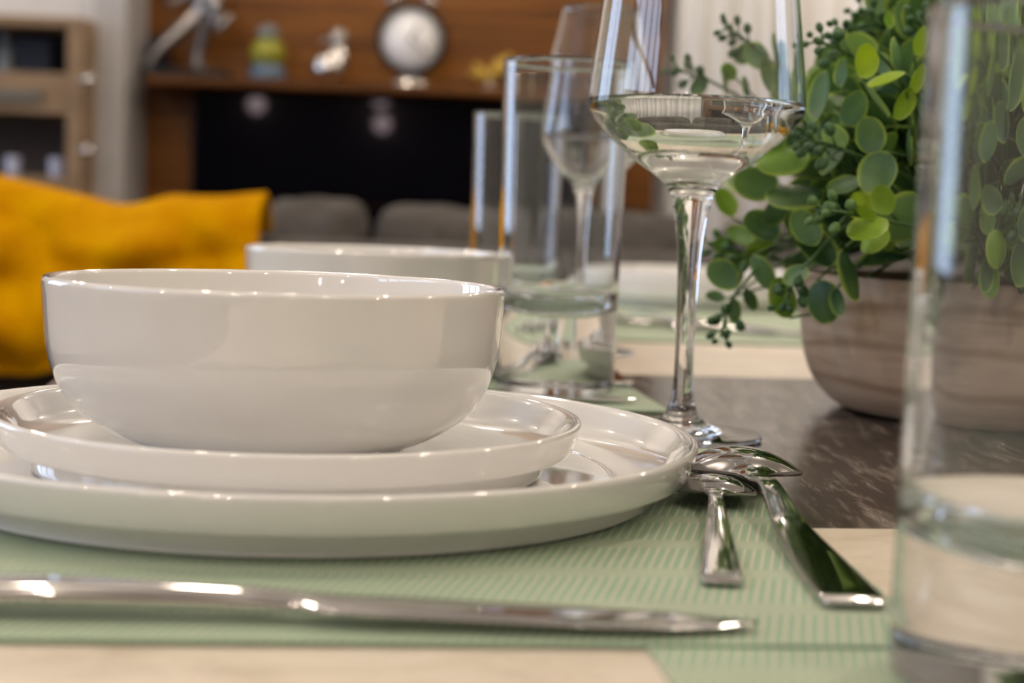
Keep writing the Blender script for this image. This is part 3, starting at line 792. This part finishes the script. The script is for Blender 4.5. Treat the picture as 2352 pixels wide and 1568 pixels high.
def hit(px, py, push=0.0, Y=None):
    d = ray(px, py)
    if Y: return CAMP+d*(Y/d.y)
    oc = CAMP-PC; R_ = PR+push; b = oc.dot(d); c = oc.length_squared-R_*R_; D_ = b*b-c
    if D_ < 0: return CAMP+d*(-b)
    return CAMP+d*(-b-math.sqrt(D_))
ROOT = Vector((.250, .842, .078))
# leaves facing the camera: px, py, full width, full height, image rotation (deg, of the tip, 90 = up), tint
LV = [(1984, 139, 60, 74, 250, 1.0), (2040, 188, 34, 84, 205, .98), (2067, 127, 34, 72, 95, .58), (1996, 315, 76, 78, 100, .45), (2022, 395, 92, 94, 250, .55), (2083, 333, 22, 95, 88, .5),
      (1830, 438, 76, 122, 185, .12), (1942, 431, 48, 70, 200, .55), (1974, 479, 64, 66, 110, .95), (2032, 460, 50, 64, 115, .85), (2082, 507, 98, 128, 200, .62), (1895, 225, 42, 106, 80, .5),
      (1953, 250, 62, 78, 60, .55), (1866, 250, 34, 66, 95, .68), (2003, 228, 30, 92, 305, .58), (1800, 355, 78, 112, 190, .72), (1740, 415, 70, 92, 170, .62), (1662, 470, 54, 66, 120, .78),
      (1871, 572, 88, 112, 135, .22), (1750, 525, 76, 82, 150, .30), (1962, 622, 52, 112, 290, .06), (1886, 690, 78, 92, 280, .20), (1806, 685, 70, 88, 100, .75), (2005, 542, 50, 70, 230, .88),
      (1644, 685, 30, 42, 180, .55), (1718, 688, 34, 50, 290, .42), (1680, 612, 26, 80, 215, .72), (1745, 625, 46, 80, 300, .60), (2036, 535, 46, 70, 260, .66), (1930, 690, 28, 60, 280, .3),
      (2266, 189, 72, 124, 80, .52), (2205, 168, 42, 96, 75, .60), (2317, 326, 82, 96, 100, .45), (2225, 122, 50, 80, 95, .42), (2307, 400, 52, 104, 20, .50), (2235, 566, 74, 80, 270, .78),
      (2276, 525, 60, 84, 110, .70), (2307, 600, 80, 96, 260, .42), (2215, 452, 60, 74, 130, .55), (2330, 510, 72, 84, 60, .4), (2205, 500, 50, 72, 100, .72), (2245, 66, 52, 54, 120, .50),
      (2297, 82, 42, 58, 60, .55), (2326, 112, 56, 62, 40, .45), (1920, 360, 40, 86, 240, .5), (1905, 300, 50, 70, 60, .35), (2120, 250, 60, 80, 110, .5), (2150, 330, 70, 90, 80, .35),
      (2130, 430, 60, 90, 90, .6), (2170, 90, 50, 70, 100, .8), (2110, 95, 40, 62, 70, .9), (1780, 480, 50, 72, 215, .5), (1700, 545, 50, 60, 160, .65), (1660, 560, 36, 40, 190, .7),
      (1850, 510, 60, 80, 160, .2), (2190, 620, 60, 80, 260, .35), (2140, 600, 60, 90, 250, .1), (2340, 230, 60, 80, 90, .5), (2200, 330, 60, 90, 70, .4), (2250, 280, 50, 90, 100, .5),
      (1725, 200, 24, 46, 100, .55), (1765, 180, 50, 76, 110, .6), (1790, 100, 22, 46, 95, .6), (1805, 130, 44, 66, 80, .5), (1680, 165, 34, 40, 130, .75), (2038, 48, 26, 36, 90, .75),
      (1700, 640, 30, 50, 250, .65), (1760, 320, 70, 90, 200, .68), (1700, 380, 40, 60, 190, .7), (1690, 590, 36, 50, 150, .7), (1940, 170, 30, 60, 80, .5), (2100, 180, 40, 70, 60, .92), (2070, 232, 44, 70, 235, .85)]
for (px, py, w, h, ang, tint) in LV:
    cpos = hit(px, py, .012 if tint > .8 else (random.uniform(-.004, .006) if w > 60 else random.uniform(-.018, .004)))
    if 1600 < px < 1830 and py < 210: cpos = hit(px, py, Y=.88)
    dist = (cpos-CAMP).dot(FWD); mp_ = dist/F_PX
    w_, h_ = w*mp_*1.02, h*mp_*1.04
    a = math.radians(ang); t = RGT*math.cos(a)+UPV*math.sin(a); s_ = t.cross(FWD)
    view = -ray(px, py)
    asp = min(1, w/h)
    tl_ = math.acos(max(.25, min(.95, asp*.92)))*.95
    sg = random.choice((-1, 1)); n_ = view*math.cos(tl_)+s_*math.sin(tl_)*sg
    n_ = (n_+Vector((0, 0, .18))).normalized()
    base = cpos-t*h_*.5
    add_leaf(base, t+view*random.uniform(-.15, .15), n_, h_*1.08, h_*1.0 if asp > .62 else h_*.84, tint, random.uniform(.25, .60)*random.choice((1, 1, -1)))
    RT = ROOT+Vector((0, 0, .035 if base.z < .09 else 0))
    inner = base+(RT-base).normalized()*random.uniform(.022, .04)-t*.008
    branch(base, inner, 0, .0006, .0008); branch(inner, inner+(RT-inner)*.6, .004, .0008, .0011)
# sprig tips with bud clusters: px, py, Y or None, direction in the image back to the stem, tint
SP = [(1545, 152, .88, -18, .3), (1665, 62, .88, -28, .3), (1868, 88, .765, -20, .45), (1925, 62, .79, -60, .3), (1972, 18, .85, -32, .3), (1838, 318, .735, -12, .42), 
      (1872, 482, .70, -6, .62), (1622, 560, .87, -10, .62), (1655, 775, .80, 72, .28), (1800, 700, .745, 60, .25), (2300, 470, .72, -130, .5), (2108, 30, .80, -60, .4), (2255, 8, .76, -95, .5),
      (2335, 120, .74, -60, .62), (2352, 690, .75, 120, .35), (1650, 610, .86, 20, .55)]
for (px, py, Y, ang, tint) in SP:
    tip = hit(px, py, Y=Y); a = math.radians(ang); back = RGT*math.cos(a)+UPV*math.sin(a)+FWD*.25
    e = cluster(tip, back, random.choice((8, 9, 10)), .0026, tint)
    mid = e+back.normalized()*.03; mid = mid+(ROOT-mid)*.15
    RT = ROOT+Vector((0, 0, .035 if mid.z < .09 else 0))
    tube(bs, [tuple(p) for p in cr_spline([e, mid, mid+(RT-mid)*.6], 5)], .0009, 6)
    for k in range(2):
        bpt = e+back.normalized()*.012*k; dd = (rnd_dir()*.8-back.normalized()*.4).normalized()
        add_leaf(bpt, dd, (-FWD*.8+rnd_dir()*.6).normalized(), .014+.006*k, .012+.006*k, min(1, tint+.25), .2)
# inner and hidden foliage all round the ball, tinted darker inside to paint shade
random.seed(21)
for k in range(620):
    d = rnd_dir()
    if d.z < -.25: d.z = -d.z
    rr = PR*random.uniform(.40, .88 if d.y > .2 else .74); c = PC+Vector((d.x*rr, d.y*rr, d.z*rr*.95))
    if c.z < .088 and (c.x-PX_)**2+(c.y-PY_)**2 < .105**2: c.z = .092+random.random()*.02
    if c.z < .045: continue
    if c.y < .80 and d.y < 0 and rr > PR*.86: continue
    t = (d*.7+rnd_dir()*.8).normalized(); n_ = (rnd_dir()*.7+Vector((0, -.4, .4))).normalized(); L = random.uniform(.022, .035)
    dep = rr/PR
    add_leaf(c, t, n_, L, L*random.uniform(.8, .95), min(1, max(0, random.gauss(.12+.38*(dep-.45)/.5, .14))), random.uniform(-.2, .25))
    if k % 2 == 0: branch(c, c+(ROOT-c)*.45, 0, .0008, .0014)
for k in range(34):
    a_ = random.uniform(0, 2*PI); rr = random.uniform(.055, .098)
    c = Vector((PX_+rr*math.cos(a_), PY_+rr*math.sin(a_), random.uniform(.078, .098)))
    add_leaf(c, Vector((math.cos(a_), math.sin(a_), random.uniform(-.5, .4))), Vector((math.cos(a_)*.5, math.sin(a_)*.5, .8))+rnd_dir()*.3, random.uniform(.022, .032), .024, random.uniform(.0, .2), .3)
fo = from_bm('foliage', bl_, LEAF, plant, True, -plant.location)
# recalc must not be trusted for open leaves; they are double sided
from_bm('stems', bs, STEM, plant, True, -plant.location)
